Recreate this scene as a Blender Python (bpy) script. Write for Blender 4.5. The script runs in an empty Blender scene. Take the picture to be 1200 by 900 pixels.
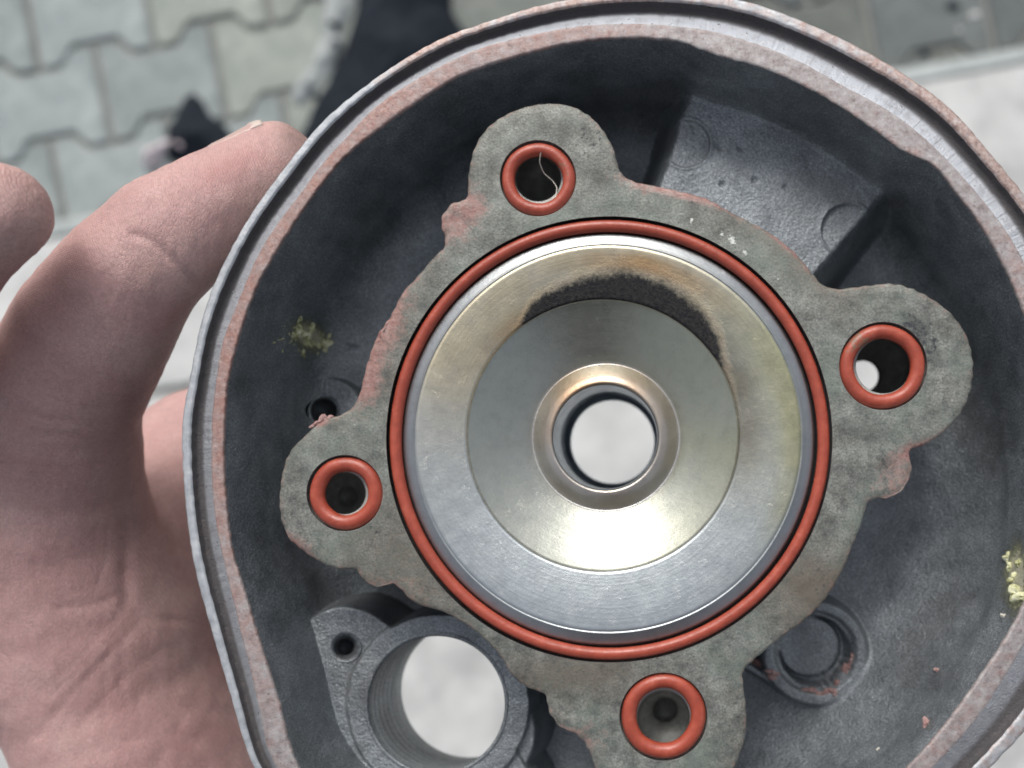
import bpy, bmesh, math, random
import numpy as np
from mathutils import Vector, Matrix
from mathutils.geometry import delaunay_2d_cdt
R = math.radians
random.seed(7); rng = np.random.default_rng(7)
sc = bpy.context.scene
COL = sc.collection

# ---------------------------------------------------------------- camera, sky, sun, exposure
S = 1e-4            # one photo pixel on the plane of the gasket face = 0.1 mm
CX, CY = 780., 565. # foot of the camera's axis on that plane
D = 1100.           # camera distance in the same units (11 cm)
cam_d = bpy.data.cameras.new('camera'); cam = bpy.data.objects.new('camera', cam_d); COL.objects.link(cam)
cam.location = (0, 0, D*S)
cam_d.sensor_width = 36; cam_d.lens = 36*D/1200
cam_d.shift_x = -(CX-600)/1200; cam_d.shift_y = (CY-450)/1200
cam_d.clip_start = .005; cam_d.clip_end = 200
cam_d.dof.use_dof = True; cam_d.dof.focus_distance = .1105; cam_d.dof.aperture_fstop = cam_d.lens/1000/.0018
cam_d.dof.aperture_blades = 0
sc.camera = cam
sc.cycles.filter_width = 1.8      # the phone's soft lens
w = bpy.data.worlds.new('World'); sc.world = w; w.use_nodes = True
nt = w.node_tree; bg = nt.nodes['Background']; sky = nt.nodes.new('ShaderNodeTexSky')
SUN_EL, SUN_AZ = 43, -12       # degrees; azimuth from +Y (top of the picture) towards +X
sky.sky_type = 'NISHITA'; sky.sun_disc = False; sky.sun_elevation = R(SUN_EL); sky.sun_rotation = R(SUN_AZ)
sky.air_density = 1.0; sky.dust_density = 4.0; sky.ozone_density = 1.0
hs = nt.nodes.new('ShaderNodeHueSaturation'); hs.inputs['Saturation'].default_value = .42
nt.links.new(sky.outputs[0], hs.inputs['Color']); nt.links.new(hs.outputs[0], bg.inputs[0]); bg.inputs[1].default_value = .13
sun_d = bpy.data.lights.new('sun', 'SUN'); sun = bpy.data.objects.new('sun', sun_d); COL.objects.link(sun)
sun_d.energy = 1.35; sun_d.angle = R(24); sun_d.color = (1, .985, .955)
sd = Vector((math.sin(R(SUN_AZ))*math.cos(R(SUN_EL)), math.cos(R(SUN_AZ))*math.cos(R(SUN_EL)), math.sin(R(SUN_EL))))
sun.rotation_euler = sd.to_track_quat('Z', 'Y').to_euler()
sc.view_settings.view_transform = 'Standard'; sc.view_settings.look = 'None'
sc.view_settings.exposure = .40; sc.view_settings.gamma = 1

# ---------------------------------------------------------------- helpers
def WX(px, z): return CX+(np.asarray(px, float)-CX)*(D-z)/D      # photo pixel + depth -> plane units
def WY(py, z): return CY+(np.asarray(py, float)-CY)*(D-z)/D
def P3(px, py, z):                                                # -> metres
    return Vector(((WX(px, z)-CX)*S, -(WY(py, z)-CY)*S, z*S))
def toM(X, Y, Z):                                                 # plane units -> metres array
    return np.stack([(np.asarray(X)-CX)*S, -(np.asarray(Y)-CY)*S, np.asarray(Z)*S], -1)
def sstep(a, b, x):
    t = np.clip((x-a)/(b-a), 0, 1); return t*t*(3-2*t)
def mesh_obj(name, V, F, m, parent=None, smooth=True, attrs=None, cols=None):
    me = bpy.data.meshes.new(name)
    V = np.asarray(V, float)
    if isinstance(F, np.ndarray):
        n, k = F.shape
        me.vertices.add(len(V)); me.vertices.foreach_set('co', V.ravel())
        me.loops.add(n*k); me.loops.foreach_set('vertex_index', F.ravel().astype(np.int32))
        me.polygons.add(n); me.polygons.foreach_set('loop_start', (np.arange(n)*k).astype(np.int32))
        me.update(calc_edges=True)
    else:
        me.from_pydata([tuple(v) for v in V], [], [tuple(int(i) for i in f) for f in F])
    me.validate()
    if smooth: me.polygons.foreach_set('use_smooth', np.ones(len(me.polygons), bool))
    for k_, a in (attrs or {}).items():
        at = me.attributes.new(k_, 'FLOAT', 'POINT'); at.data.foreach_set('value', np.asarray(a, np.float32))
    for k_, a in (cols or {}).items():
        a = np.asarray(a, np.float32)
        at = me.attributes.new(k_, 'FLOAT_COLOR', 'POINT')
        at.data.foreach_set('color', np.concatenate([a, np.ones((len(a), 1), np.float32)], 1).ravel())
    if m: me.materials.append(m)
    o = bpy.data.objects.new(name, me); COL.objects.link(o)
    if parent: o.parent = parent
    return o
def tag(o, label=None, cat=None, group=None, kind=None):
    if label: o['label'] = label
    if cat: o['category'] = cat
    if group: o['group'] = group
    if kind: o['kind'] = kind
    return o
def empty(name, loc=(0, 0, 0)):
    o = bpy.data.objects.new(name, None); COL.objects.link(o); o.location = loc; o.empty_display_size = .01
    return o
def grid_faces(nr, nc, wrap=True, flip=False):
    i = np.arange(nr-1)[:, None]; j = np.arange(nc if wrap else nc-1)[None, :]; j2 = (j+1) % nc
    a, b, c, d = i*nc+j, i*nc+j2, (i+1)*nc+j2, (i+1)*nc+j
    a, b, c, d = np.broadcast_arrays(a, b, c, d)
    F = np.stack([a, d, c, b] if flip else [a, b, c, d], -1).reshape(-1, 4)
    return F
def vnoise1(n, amp, seed, lo=30):      # periodic 1D noise
    r = np.random.default_rng(seed); out = np.zeros(n); t = np.arange(n)/n*2*np.pi
    for k in range(lo, n//5, max(1, n//300)):
        out += r.normal()/(k**.5)*np.cos(k*t+r.uniform(0, 6.28))
    return out/out.std()*amp
def lattice(x, y, scale, seed):          # smooth 2D value noise 0..1
    r = np.random.default_rng(seed); T = r.random((64, 64))
    x = x/scale; y = y/scale; xi = np.floor(x).astype(int); yi = np.floor(y).astype(int); fx = x-xi; fy = y-yi
    fx = fx*fx*(3-2*fx); fy = fy*fy*(3-2*fy)
    g = lambda a, b: T[a % 64, b % 64]
    return (g(xi, yi)*(1-fx)+g(xi+1, yi)*fx)*(1-fy)+(g(xi, yi+1)*(1-fx)+g(xi+1, yi+1)*fx)*fy
def fbm(x, y, scale, seed, o=3):
    return sum(lattice(x, y, scale/2**k, seed+k)/2**k for k in range(o))/sum(1/2**k for k in range(o))
def blob(x, y, cx, cy, r, r2=None, ang=0):
    r2 = r2 or r; c, s_ = math.cos(R(ang)), math.sin(R(ang)); dx, dy = x-cx, y-cy
    u, v = (dx*c+dy*s_)/r, (-dx*s_+dy*c)/r2
    return np.exp(-(u*u+v*v))

# ---------------------------------------------------------------- materials
class NT:
    def __init__(s, name):
        s.m = bpy.data.materials.new(name); s.m.use_nodes = True; s.t = s.m.node_tree; s.b = s.t.nodes['Principled BSDF']
        s.tc = s.t.nodes.new('ShaderNodeTexCoord').outputs['Object']
    def link(s, a, b):
        if isinstance(a, bpy.types.NodeSocket): s.t.links.new(a, b)
        else: b.default_value = a if not (isinstance(a, tuple) and len(a) == 3 and b.type == 'RGBA') else (*a, 1)
    def noise(s, scale, detail=4, rough=.55, dist=0, vec=None, out=0):
        n = s.t.nodes.new('ShaderNodeTexNoise'); n.inputs['Scale'].default_value = scale; n.inputs['Detail'].default_value = detail
        n.inputs['Roughness'].default_value = rough; n.inputs['Distortion'].default_value = dist
        s.link(vec or s.tc, n.inputs['Vector']); return n.outputs[out]
    def voro(s, scale, feature='F1', vec=None, rand=1):
        n = s.t.nodes.new('ShaderNodeTexVoronoi'); n.feature = feature; n.inputs['Scale'].default_value = scale
        n.inputs['Randomness'].default_value = rand
        s.link(vec or s.tc, n.inputs['Vector']); return n.outputs[0]
    def wave(s, scale, dist=0, typ='RINGS', dirn='Z', vec=None):
        n = s.t.nodes.new('ShaderNodeTexWave'); n.wave_type = typ
        n.inputs['Scale'].default_value = scale; n.inputs['Distortion'].default_value = dist; n.inputs['Detail'].default_value = 3
        if typ == 'RINGS': n.rings_direction = dirn
        else: n.bands_direction = dirn
        s.link(vec or s.tc, n.inputs['Vector']); return n.outputs['Fac']
    def ramp(s, fac, pts):
        n = s.t.nodes.new('ShaderNodeValToRGB'); e = n.color_ramp.elements
        while len(e) < len(pts): e.new(.5)
        for el, (p, c) in zip(e, pts):
            el.position = p; el.color = (*c, 1) if isinstance(c, tuple) else (c, c, c, 1)
        s.link(fac, n.inputs[0]); return n.outputs[0]
    def mix(s, fac, a, b, mode='MIX'):
        n = s.t.nodes.new('ShaderNodeMix'); n.data_type = 'RGBA'; n.blend_type = mode
        s.link(fac, n.inputs[0]); s.link(a, n.inputs[6]); s.link(b, n.inputs[7]); return n.outputs[2]
    def math(s, op, a, b=0., c=0.):
        n = s.t.nodes.new('ShaderNodeMath'); n.operation = op
        s.link(a, n.inputs[0]); s.link(b, n.inputs[1]); s.link(c, n.inputs[2]); return n.outputs[0]
    def attr(s, name, out='Fac'):
        n = s.t.nodes.new('ShaderNodeAttribute'); n.attribute_name = name; return n.outputs[out]
    def mapping(s, scale=(1, 1, 1), rot=(0, 0, 0), vec=None):
        n = s.t.nodes.new('ShaderNodeMapping'); n.inputs['Scale'].default_value = scale; n.inputs['Rotation'].default_value = rot
        s.link(vec or s.tc, n.inputs['Vector']); return n.outputs[0]
    def bump(s, h, dist, strength=1, prev=None):
        n = s.t.nodes.new('ShaderNodeBump'); n.inputs['Distance'].default_value = dist; n.inputs['Strength'].default_value = strength
        s.link(h, n.inputs['Height'])
        if prev: s.t.links.new(prev, n.inputs['Normal'])
        return n.outputs[0]
    def set(s, **k):
        names = dict(color='Base Color', rough='Roughness', metal='Metallic', normal='Normal', spec='Specular IOR Level', coat='Coat Weight', coatr='Coat Roughness',
                     sss='Subsurface Weight', sssr='Subsurface Radius', ssss='Subsurface Scale', sheen='Sheen Weight', aniso='Anisotropic')
        for a, v in k.items(): s.link(v, s.b.inputs[names[a]])
        return s.m
K = 1000.   # noise scales are given per millimetre

def m_cast():
    n = NT('cast_aluminium_dark')
    c = n.ramp(n.noise(.25*K, 5, .6), [(.3, (.175, .192, .205)), (.55, (.25, .272, .288)), (.8, (.335, .36, .375))])
    c = n.mix(1., c, n.ramp(n.noise(4.2*K, 3, .7), [(.3, .62), (.5, 1.), (.72, 1.75)]), 'MULTIPLY')
    c = n.mix(n.math('MULTIPLY', n.ramp(n.noise(.07*K, 3), [(.5, 0.), (.68, 1.)]), .35), c, (.085, .078, .066))
    c = n.mix(n.ramp(n.noise(4.5*K, 2), [(.72, 0.), (.82, .35)]), c, (.2, .21, .22))
    sa = n.math('ADD', n.attr('stain'), n.math('MULTIPLY', n.noise(1.6*K, 6, .8), .9))
    c = n.mix(n.ramp(sa, [(.62, 0.), (.8, .45), (1.0, .95)]), c, n.ramp(sa, [(.75, (.10, .105, .05)), (.95, (.36, .36, .20)), (1.1, (.6, .58, .45))]))
    n1 = n.noise(3.6*K, 3, .6); n2 = n.voro(2.3*K, 'SMOOTH_F1')
    b = n.bump(n1, .00016, .7); b = n.bump(n2, .00011, .6, b); b = n.bump(n.noise(7*K, 2), .00007, .7, b)
    return n.set(color=c, rough=n.ramp(n.noise(.5*K), [(.3, .42), (.7, .54)]), metal=.6, spec=.5, normal=b)
def m_plate():
    n = NT('gasket_face_aluminium')
    base = n.ramp(n.noise(.45*K, 8, .7), [(.3, (.062, .062, .056)), (.43, (.13, .135, .122)), (.55, (.195, .203, .182)), (.66, (.27, .28, .258)), (.8, (.42, .43, .40))])
    base = n.mix(n.ramp(n.noise(1.4*K, 5, .75), [(.5, 0.), (.66, .7)]), base, (.10, .10, .088))
    base = n.mix(1., base, n.ramp(n.noise(3.8*K, 4, .75), [(.3, .5), (.5, 1.), (.7, 1.55)]), 'MULTIPLY')
    base = n.mix(1., base, n.ramp(n.noise(.2*K, 5, .65), [(.34, .68), (.5, .97), (.68, 1.2)]), 'MULTIPLY')
    base = n.mix(n.ramp(n.noise(.12*K, 3), [(.45, 0.), (.7, .5)]), base, (.19, .235, .20))
    nz = n.noise(.9*K, 6, .75)
    brown = n.ramp(n.math('ADD', n.attr('brown'), n.math('MULTIPLY', nz, .8)), [(.52, 0.), (.95, .75)])
    c = n.mix(brown, base, (.125, .10, .075))
    pink = n.ramp(n.math('ADD', n.attr('pink'), n.math('MULTIPLY', nz, .9)), [(.60, 0.), (.88, .85)])
    pc = n.ramp(n.noise(1.3*K, 5, .7), [(.3, (.20, .085, .075)), (.5, (.31, .165, .145)), (.75, (.42, .29, .26))])
    c = n.mix(pink, c, pc)
    dk = n.ramp(n.math('ADD', n.attr('dark'), n.noise(1.6*K, 6, .75)), [(.70, 0.), (.86, .95)])
    c = n.mix(dk, c, (.035, .036, .045))
    wh = n.ramp(n.math('ADD', n.attr('white'), n.noise(2.2*K, 4, .7)), [(.86, 0.), (.96, .9)])
    c = n.mix(wh, c, (.62, .64, .60))
    b = n.bump(n.noise(3.2*K, 6, .7), .00010, .6); b = n.bump(n.noise(.8*K, 4), .00008, .3, b)
    sp_ = n.ramp(n.noise(3.4*K, 3, .6), [(.60, 0.), (.68, .65)]); c = n.mix(sp_, c, (.05, .05, .045))
    b = n.bump(dk, -.00012, .8, b)
    return n.set(color=c, rough=n.ramp(n.noise(.9*K, 4), [(.3, .42), (.7, .68)]), metal=.3, normal=b)
def m_lip():
    n = NT('rim_lip_aluminium')
    c = n.ramp(n.noise(.5*K, 6, .65), [(.3, (.27, .29, .31)), (.55, (.42, .44, .46)), (.8, (.60, .61, .60))])
    p = n.ramp(n.math('ADD', n.attr('pink'), n.math('MULTIPLY', n.noise(.7*K, 7, .75), .9)), [(.62, 0.), (.85, .85)])
    c = n.mix(p, c, n.ramp(n.noise(1.6*K, 5, .7), [(.3, (.16, .085, .07)), (.5, (.36, .24, .20)), (.7, (.55, .47, .43))]))
    c = n.mix(n.ramp(n.voro(.55*K), [(.0, .9), (.06, 0.)]), c, (.05, .05, .05))
    b = n.bump(n.noise(2.2*K, 5, .7), .00012, .7)
    return n.set(color=c, rough=n.ramp(n.noise(.8*K), [(.3, .38), (.7, .6)]), metal=.45, normal=b)
def m_groove():
    n = NT('rim_groove_knurled')
    sil = n.attr('silver_sheen')
    c = n.mix(sil, (.075, .07, .072), (.74, .77, .82))
    c = n.mix(n.ramp(n.noise(.6*K, 6, .7), [(.5, 0.), (.75, .4)]), c, (.15, .12, .115))
    nz = n.attr('knurl')
    b = n.bump(nz, .00012, 1.); b = n.bump(n.noise(3.6*K, 4, .75), .00026, 1., b)
    return n.set(color=c, rough=n.ramp(n.noise(1.5*K), [(.3, .25), (.7, .5)]), metal=n.math('MULTIPLY', sil, .85), normal=b)
def m_face():
    n = NT('rim_sealing_face')
    c = n.ramp(n.noise(.8*K, 7, .72), [(.3, (.17, .14, .14)), (.45, (.285, .255, .25)), (.6, (.38, .36, .355)), (.8, (.48, .47, .46))])
    p = n.ramp(n.math('ADD', n.attr('pink'), n.math('MULTIPLY', n.noise(.5*K, 7, .75), .9)), [(.5, 0.), (.85, .9)])
    c = n.mix(p, c, n.ramp(n.noise(1.5*K, 6, .75), [(.3, (.19, .085, .07)), (.5, (.33, .175, .14)), (.75, (.47, .34, .30))]))
    c = n.mix(n.ramp(n.noise(2.2*K, 5, .75), [(.57, 0.), (.68, .8)]), c, (.11, .045, .04))
    b = n.bump(n.noise(2.*K, 6, .75), .00015, .8)
    return n.set(color=c, rough=.5, metal=.3, normal=b)
def m_chamber():
    n = NT('machined_aluminium')
    c = n.attr('tint', 'Color')
    c = n.mix(.5, c, n.ramp(n.noise(.5*K, 8, .75), [(.3, .72), (.5, 1.), (.7, 1.12)]), 'MULTIPLY')
    soot = n.ramp(n.math('ADD', n.attr('soot'), n.math('MULTIPLY', n.noise(.9*K, 8, .8), .75)), [(.44, 0.), (.72, .42), (1.2, 1.)])
    st = n.mix(n.ramp(soot, [(.3, 1.), (.8, 0.)]), n.ramp(n.noise(2.5*K, 5, .7), [(.35, (.012, .013, .017)), (.7, (.05, .046, .042))]), (.17, .10, .05))
    c = n.mix(soot, c, st)
    c = n.mix(n.ramp(n.voro(.16*K), [(.0, .9), (.035, 0.)]), c, (.04, .04, .03))
    b = n.bump(n.attr('turn'), .00002, .3); b = n.bump(n.noise(2.*K, 6, .75), .00006, .5, b)
    b = n.bump(n.math('MULTIPLY', soot, n.noise(5*K, 3, .7)), .0002, .8, b)
    r = n.math('ADD', n.ramp(n.noise(.6*K, 6), [(.3, .27), (.7, .38)]), n.math('MULTIPLY', soot, .4))
    return n.set(color=c, rough=r, metal=n.math('SUBTRACT', .88, n.math('MULTIPLY', soot, .85)), spec=n.math('SUBTRACT', .5, n.math('MULTIPLY', soot, .4)), normal=b)
def m_bore():
    n = NT('bore_aluminium')
    c = n.ramp(n.noise(.7*K, 6, .7), [(.3, (.22, .225, .215)), (.6, (.36, .365, .345)), (.8, (.46, .45, .43))])
    b = n.bump(n.noise(2*K, 5), .0001, .5)
    return n.set(color=c, rough=.5, metal=.2, normal=b)
def m_silicone():
    n = NT('red_silicone')
    c = n.ramp(n.noise(.7*K, 5, .6), [(.3, (.26, .046, .026)), (.6, (.345, .064, .036)), (.8, (.40, .10, .06))])
    c = n.mix(n.ramp(n.math('ADD', n.attr('grime'), n.noise(1.5*K, 6, .75)), [(.95, 0.), (1.15, .8)]), c, (.17, .12, .075))
    c = n.mix(n.ramp(n.noise(2.5*K, 4, .7), [(.7, 0.), (.8, .5)]), c, (.55, .3, .25))
    b = n.bump(n.noise(2.*K, 4, .6), .00008, .6)
    return n.set(color=c, rough=n.ramp(n.noise(1.2*K), [(.3, .3), (.7, .46)]), normal=b, spec=.5)
def m_skin():
    n = NT('skin')
    c = n.ramp(n.noise(.055*K, 5, .6), [(.25, (.375, .21, .20)), (.5, (.475, .29, .275)), (.75, (.57, .39, .355))])
    c = n.mix(1., c, n.ramp(n.noise(2.2*K, 5, .75), [(.3, .80), (.5, 1.), (.7, 1.18)]), 'MULTIPLY')
    c = n.mix(n.ramp(n.noise(.16*K, 4), [(.5, 0.), (.75, .5)]), c, (.43, .23, .22))
    c = n.mix(n.math('MULTIPLY', n.attr('grime'), n.ramp(n.noise(.7*K, 6, .75), [(.3, .3), (.6, 1.)])), c, (.10, .075, .06))
    c = n.mix(n.math('MULTIPLY', n.attr('red'), .55), c, (.42, .19, .18))
    c = n.mix(n.ramp(n.noise(.9*K, 6, .75), [(.55, 0.), (.8, .25)]), c, (.32, .2, .18))
    warp = n.mix(.0006, n.tc, n.noise(.3*K, 3, out=1), 'ADD')
    cells = n.ramp(n.voro(2.6*K, 'DISTANCE_TO_EDGE', vec=n.mapping((1, .55, 1), (0, 0, R(35)), warp)), [(0., 0.), (.16, 1.)])
    ri = n.wave(1.7*K, 1.6, 'BANDS', 'Y', n.mapping((1, 1, 1), (0, 0, R(18)), warp))
    ri2 = n.wave(1.3*K, 2., 'BANDS', 'X', n.mapping((1, 1, 1), (0, 0, R(-25)), warp))
    c = n.mix(n.math('MULTIPLY', n.math('SUBTRACT', 1., cells), .16), c, (.28, .15, .14))
    c = n.mix(n.math('MULTIPLY', n.math('MULTIPLY', ri, ri2), .3), c, (.58, .42, .38))
    b = n.bump(cells, .00005, .6); b = n.bump(ri, .00005, .6, b); b = n.bump(ri2, .00004, .5, b); b = n.bump(n.noise(.5*K, 5, .6), .00025, .25, b)
    return n.set(color=c, rough=n.ramp(n.noise(.4*K), [(.3, .42), (.7, .58)]), normal=b, sss=.12, sssr=(.003, .001, .0006), ssss=.6, spec=.4)
def m_nail():
    n = NT('fingernail')
    c = n.ramp(n.attr('free'), [(.78, (.46, .32, .29)), (.88, (.55, .46, .41))])
    return n.set(color=c, rough=.3, sss=.1, sssr=(.002, .001, .001), ssss=.5)
def m_paver():
    n = NT('concrete_paver')
    oi = n.t.nodes.new('ShaderNodeObjectInfo')
    c = n.ramp(n.noise(18, 9, .7), [(.3, (.22, .25, .25)), (.55, (.36, .39, .385)), (.8, (.49, .52, .505))])
    c = n.mix(n.ramp(n.noise(6, 6, .7), [(.5, 0.), (.7, .6)]), c, (.22, .24, .235))
    c = n.mix(n.ramp(n.noise(70, 6, .7), [(.55, 0.), (.75, .35)]), c, (.17, .175, .16))
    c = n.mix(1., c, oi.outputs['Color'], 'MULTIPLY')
    b = n.bump(n.noise(300, 6, .7), .0016, .7); b = n.bump(n.noise(25, 4), .004, .5, b)
    return n.set(color=c, rough=.85, normal=b)
def simple(name, pts, scale, rough, bscale, bdist, metal=0., detail=6, **k):
    n = NT(name); c = n.ramp(n.noise(scale, detail, .65), pts)
    return n.set(color=c, rough=rough, metal=metal, normal=n.bump(n.noise(bscale, 5, .65), bdist, .7), **k)
M = dict(cast=m_cast(), plate=m_plate(), lip=m_lip(), groove=m_groove(), face=m_face(), chamber=m_chamber(), bore=m_bore(),
         ring=m_silicone(), skin=m_skin(), nail=m_nail(), paver=m_paver())
M['slab'] = simple('pale_step_stone', [(.28, (.33, .335, .325)), (.5, (.49, .495, .48)), (.75, (.62, .62, .605))], 11, .7, 120, .001)
M['edging'] = simple('step_edging_stone', [(.3, (.28, .31, .30)), (.6, (.42, .45, .44)), (.8, (.55, .57, .55))], 14, .7, 120, .001)
M['sand'] = simple('joint_sand', [(.3, (.17, .175, .16)), (.7, (.25, .255, .235))], 60, .95, 500, .001)
M['earth'] = simple('ground_earth', [(.3, (.16, .16, .14)), (.7, (.28, .28, .25))], 3, .95, 40, .01)
M['black'] = simple('black_plastic', [(.3, (.008, .011, .016)), (.7, (.018, .024, .032))], 9, .85, 20, .002, spec=.12)
M['grey'] = simple('pale_grey_plastic', [(.3, (.25, .275, .275)), (.7, (.36, .385, .375))], 16, .5, 60, .003)
M['pinkp'] = simple('pale_pink_plastic', [(.3, (.72, .55, .57)), (.7, (.85, .78, .79))], 60, .45, 100, .001)
M['residue'] = simple('dried_residue', [(.35, (.22, .23, .10)), (.5, (.52, .52, .30)), (.7, (.72, .72, .60))], 1.1*K, .8, 2.5*K, .0002)
M['sediment'] = simple('pink_sediment', [(.35, (.24, .13, .12)), (.6, (.38, .25, .23)), (.75, (.52, .42, .38))], 1.1*K, .8, 2.5*K, .0002)
M['fibre'] = simple('fibre', [(.3, (.40, .38, .33)), (.7, (.6, .57, .5))], 2*K, .5, 3*K, .0001)

# ---------------------------------------------------------------- setting: pavement, step, ground
ZG = -15400.      # the ground lies about 1.65 m under the camera
zg = ZG*S
MG = (D-ZG)/D     # plane units per photo pixel down there
def G(px, py, h=0.):   # metres on the ground
    return Vector(((px-CX)*MG*S, -(py-CY)*MG*S, zg+h))
gr = mesh_obj('ground', [(-60, -60, zg-.07), (60, -60, zg-.07), (60, 60, zg-.07), (-60, 60, zg-.07)], [(0, 1, 2, 3)], M['earth']); tag(gr, kind='structure')
U = Vector((136, -27)); Vv = Vector((17, 98)); org = Vector((60-.19*136-.5*136, 126-98+10))
def paver_mesh():
    s = [0, .19, .31, .69, .81, 1.]; q = [1, 1, -1, -1, 1, 1]
    # polygon in (u, v) px; gap handled by inset
    pts = [(a*136, (49+10*b)) for a, b in zip(s, q)]; pts += [(a*136, -(49+10*b)) for a, b in reversed(list(zip(s, q)))]
    pts = np.array(pts, float)-[68, 0]
    nn = len(pts); out = []
    def inset(p, d):
        r_ = []
        for i in range(nn):
            a, b, c = p[i-1], p[i], p[(i+1) % nn]
            e1 = (b-a)/np.linalg.norm(b-a); e2 = (c-b)/np.linalg.norm(c-b)
            n1 = np.array([e1[1], -e1[0]]); n2 = np.array([e2[1], -e2[0]])
            m_ = n1+n2; m_ /= (np.linalg.norm(m_)**2/2)
            r_.append(b+m_*d)
        return np.array(r_)
    p0 = inset(pts, 2.0); p1 = inset(pts, 4.6)
    k = MG*S
    ang = math.atan2(27, 136)
    rot = np.array([[math.cos(ang), -math.sin(ang)], [math.sin(ang), math.cos(ang)]])
    f = lambda p: (p*k)@rot.T
    A, B = f(p0), f(p1)
    V = [(*v, -.05) for v in A]+[(*v, -.005) for v in A]+[(*v, 0) for v in B]
    F = [tuple(reversed(range(2*nn, 3*nn)))]
    for j in (0, 1):
        for i in range(nn):
            i2 = (i+1) % nn; F.append((j*nn+i, (j+1)*nn+i, (j+1)*nn+i2, j*nn+i2))
    me = bpy.data.meshes.new('paver'); me.from_pydata(V, [], F); me.materials.append(M['paver'])
    bm = bmesh.new(); bm.from_mesh(me); bmesh.ops.recalc_face_normals(bm, faces=bm.faces); bm.to_mesh(me); bm.free()
    return me
edge_y = lambda px: 262-.18*(px-65)       # top edge of the pale step in the photo
sand = mesh_obj('pavement', [tuple(G(-1500, -900, -.007)), tuple(G(2700, -900, -.007)), tuple(G(2700, 300, -.007)), tuple(G(-1500, 900, -.007))], [(3, 2, 1, 0)], M['sand'])
tag(sand, kind='structure')
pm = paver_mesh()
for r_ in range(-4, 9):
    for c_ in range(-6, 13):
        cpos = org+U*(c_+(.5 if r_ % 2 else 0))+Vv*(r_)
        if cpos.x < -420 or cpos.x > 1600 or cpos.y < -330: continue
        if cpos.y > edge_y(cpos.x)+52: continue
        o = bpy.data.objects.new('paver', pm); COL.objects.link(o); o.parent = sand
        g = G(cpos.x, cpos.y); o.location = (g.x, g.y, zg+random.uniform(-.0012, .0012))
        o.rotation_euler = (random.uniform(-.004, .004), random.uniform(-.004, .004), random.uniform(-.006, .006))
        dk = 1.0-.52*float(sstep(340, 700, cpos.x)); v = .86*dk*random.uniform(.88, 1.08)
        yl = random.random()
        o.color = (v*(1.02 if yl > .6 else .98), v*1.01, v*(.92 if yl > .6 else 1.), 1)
step = empty('step', (0, 0, zg)); tag(step, kind='structure')
def slab(name, y0, y1, m, h=.028, cut=None):
    xs = (-1700, 3000)
    V = []
    for z in (-.06, h-.004, h):
        e = 0 if z < h else 2.2
        for (x, dy) in ((xs[0], y0+e), (xs[1], y0+e), (xs[1], y1-e), (xs[0], y1-e)):
            p = G(x, 262-.18*(x-65)+dy); V.append((p.x, p.y, z))
    F = [(8, 9, 10, 11)]
    for j in (0, 4):
        for i in range(4): F.append((j+i, j+(i+1) % 4, j+4+(i+1) % 4, j+4+i))
    o = mesh_obj(name, V, F, m, step, smooth=False)
    bm = bmesh.new(); bm.from_mesh(o.data); bmesh.ops.recalc_face_normals(bm, faces=bm.faces); bm.to_mesh(o.data); bm.free()
    return o
slab('edging', 3, 22, M['edging'])
slab('stone_slab', 24.5, 219, M['slab'], .0285)
slab('stone_slab', 226, 760, M['slab'], .0275)
slab('stone_slab', 766, 1400, M['slab'], .0275)
slab('joint', -2+3, 1400, M['sand'], .02)

# things lying on the pavers -------------------------------------------------
def heap(name, poly, h, m, seed, parent=None, base=0., cell=3.2, amp=.5, sc_=40):
    poly = np.array(poly, float)
    x0, y0 = poly.min(0)-6; x1, y1 = poly.max(0)+6
    nx, ny = int((x1-x0)/cell)+1, int((y1-y0)/cell)+1
    X, Y = np.meshgrid(np.linspace(x0, x1, nx), np.linspace(y0, y1, ny))
    ins = inside(poly, X.ravel(), Y.ravel()).reshape(X.shape)
    dist = poly_dist(poly, X.ravel(), Y.ravel()).reshape(X.shape)
    sgn = np.where(ins, dist, -dist)+(fbm(X+500, Y+500, 24, seed)-.5)*9
    H = np.sqrt(np.clip(sgn, 0, None)/(sgn.clip(0).max()+1e-6))*h*(1-amp+amp*2*fbm(X+900, Y+900, sc_, seed+9))
    H += np.abs(fbm(X+900, Y+300, sc_*.6, seed+5)-.5)*-h*.5*(sgn > 4)
    V = []
    for x, y, hh in zip(X.ravel(), Y.ravel(), H.ravel()):
        p = G(x, y, base+hh-.004); V.append(tuple(p))
    F = grid_faces(ny, nx, False)
    ok = (sgn.ravel()[F] > -2).all(1); F = F[ok]
    used = np.unique(F); rm = -np.ones(len(V), int); rm[used] = np.arange(len(used))
    o = mesh_obj(name, np.array(V)[used], rm[F][:, ::-1], m, parent)
    return o
def inside(poly, x, y):
    r_ = np.zeros(len(x), bool); n = len(poly)
    for i in range(n):
        x1, y1 = poly[i]; x2, y2 = poly[(i+1) % n]
        if y1 == y2: continue
        c = ((y1 > y) != (y2 > y)) & (x < (x2-x1)*(y-y1)/(y2-y1)+x1); r_ ^= c
    return r_
def poly_dist(poly, x, y):
    d = np.full(len(x), 1e9); n = len(poly)
    for i in range(n):
        a = poly[i]; b = poly[(i+1) % n]; e = b-a; L = (e@e)+1e-12
        t = np.clip(((x-a[0])*e[0]+(y-a[1])*e[1])/L, 0, 1)
        d = np.minimum(d, np.hypot(x-a[0]-t*e[0], y-a[1]-t*e[1]))
    return d
bag = heap('plastic_sheet', [(425, -60), (418, 10), (402, 62), (378, 105), (350, 160), (380, 215), (470, 190), (540, 120), (560, 60), (530, 10), (545, -60)], .06, M['black'], 3, amp=.2, sc_=70)
tag(bag, 'dark blue black rumpled plastic sheet lying on the pavers above the fingertip', 'plastic sheet')
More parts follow.
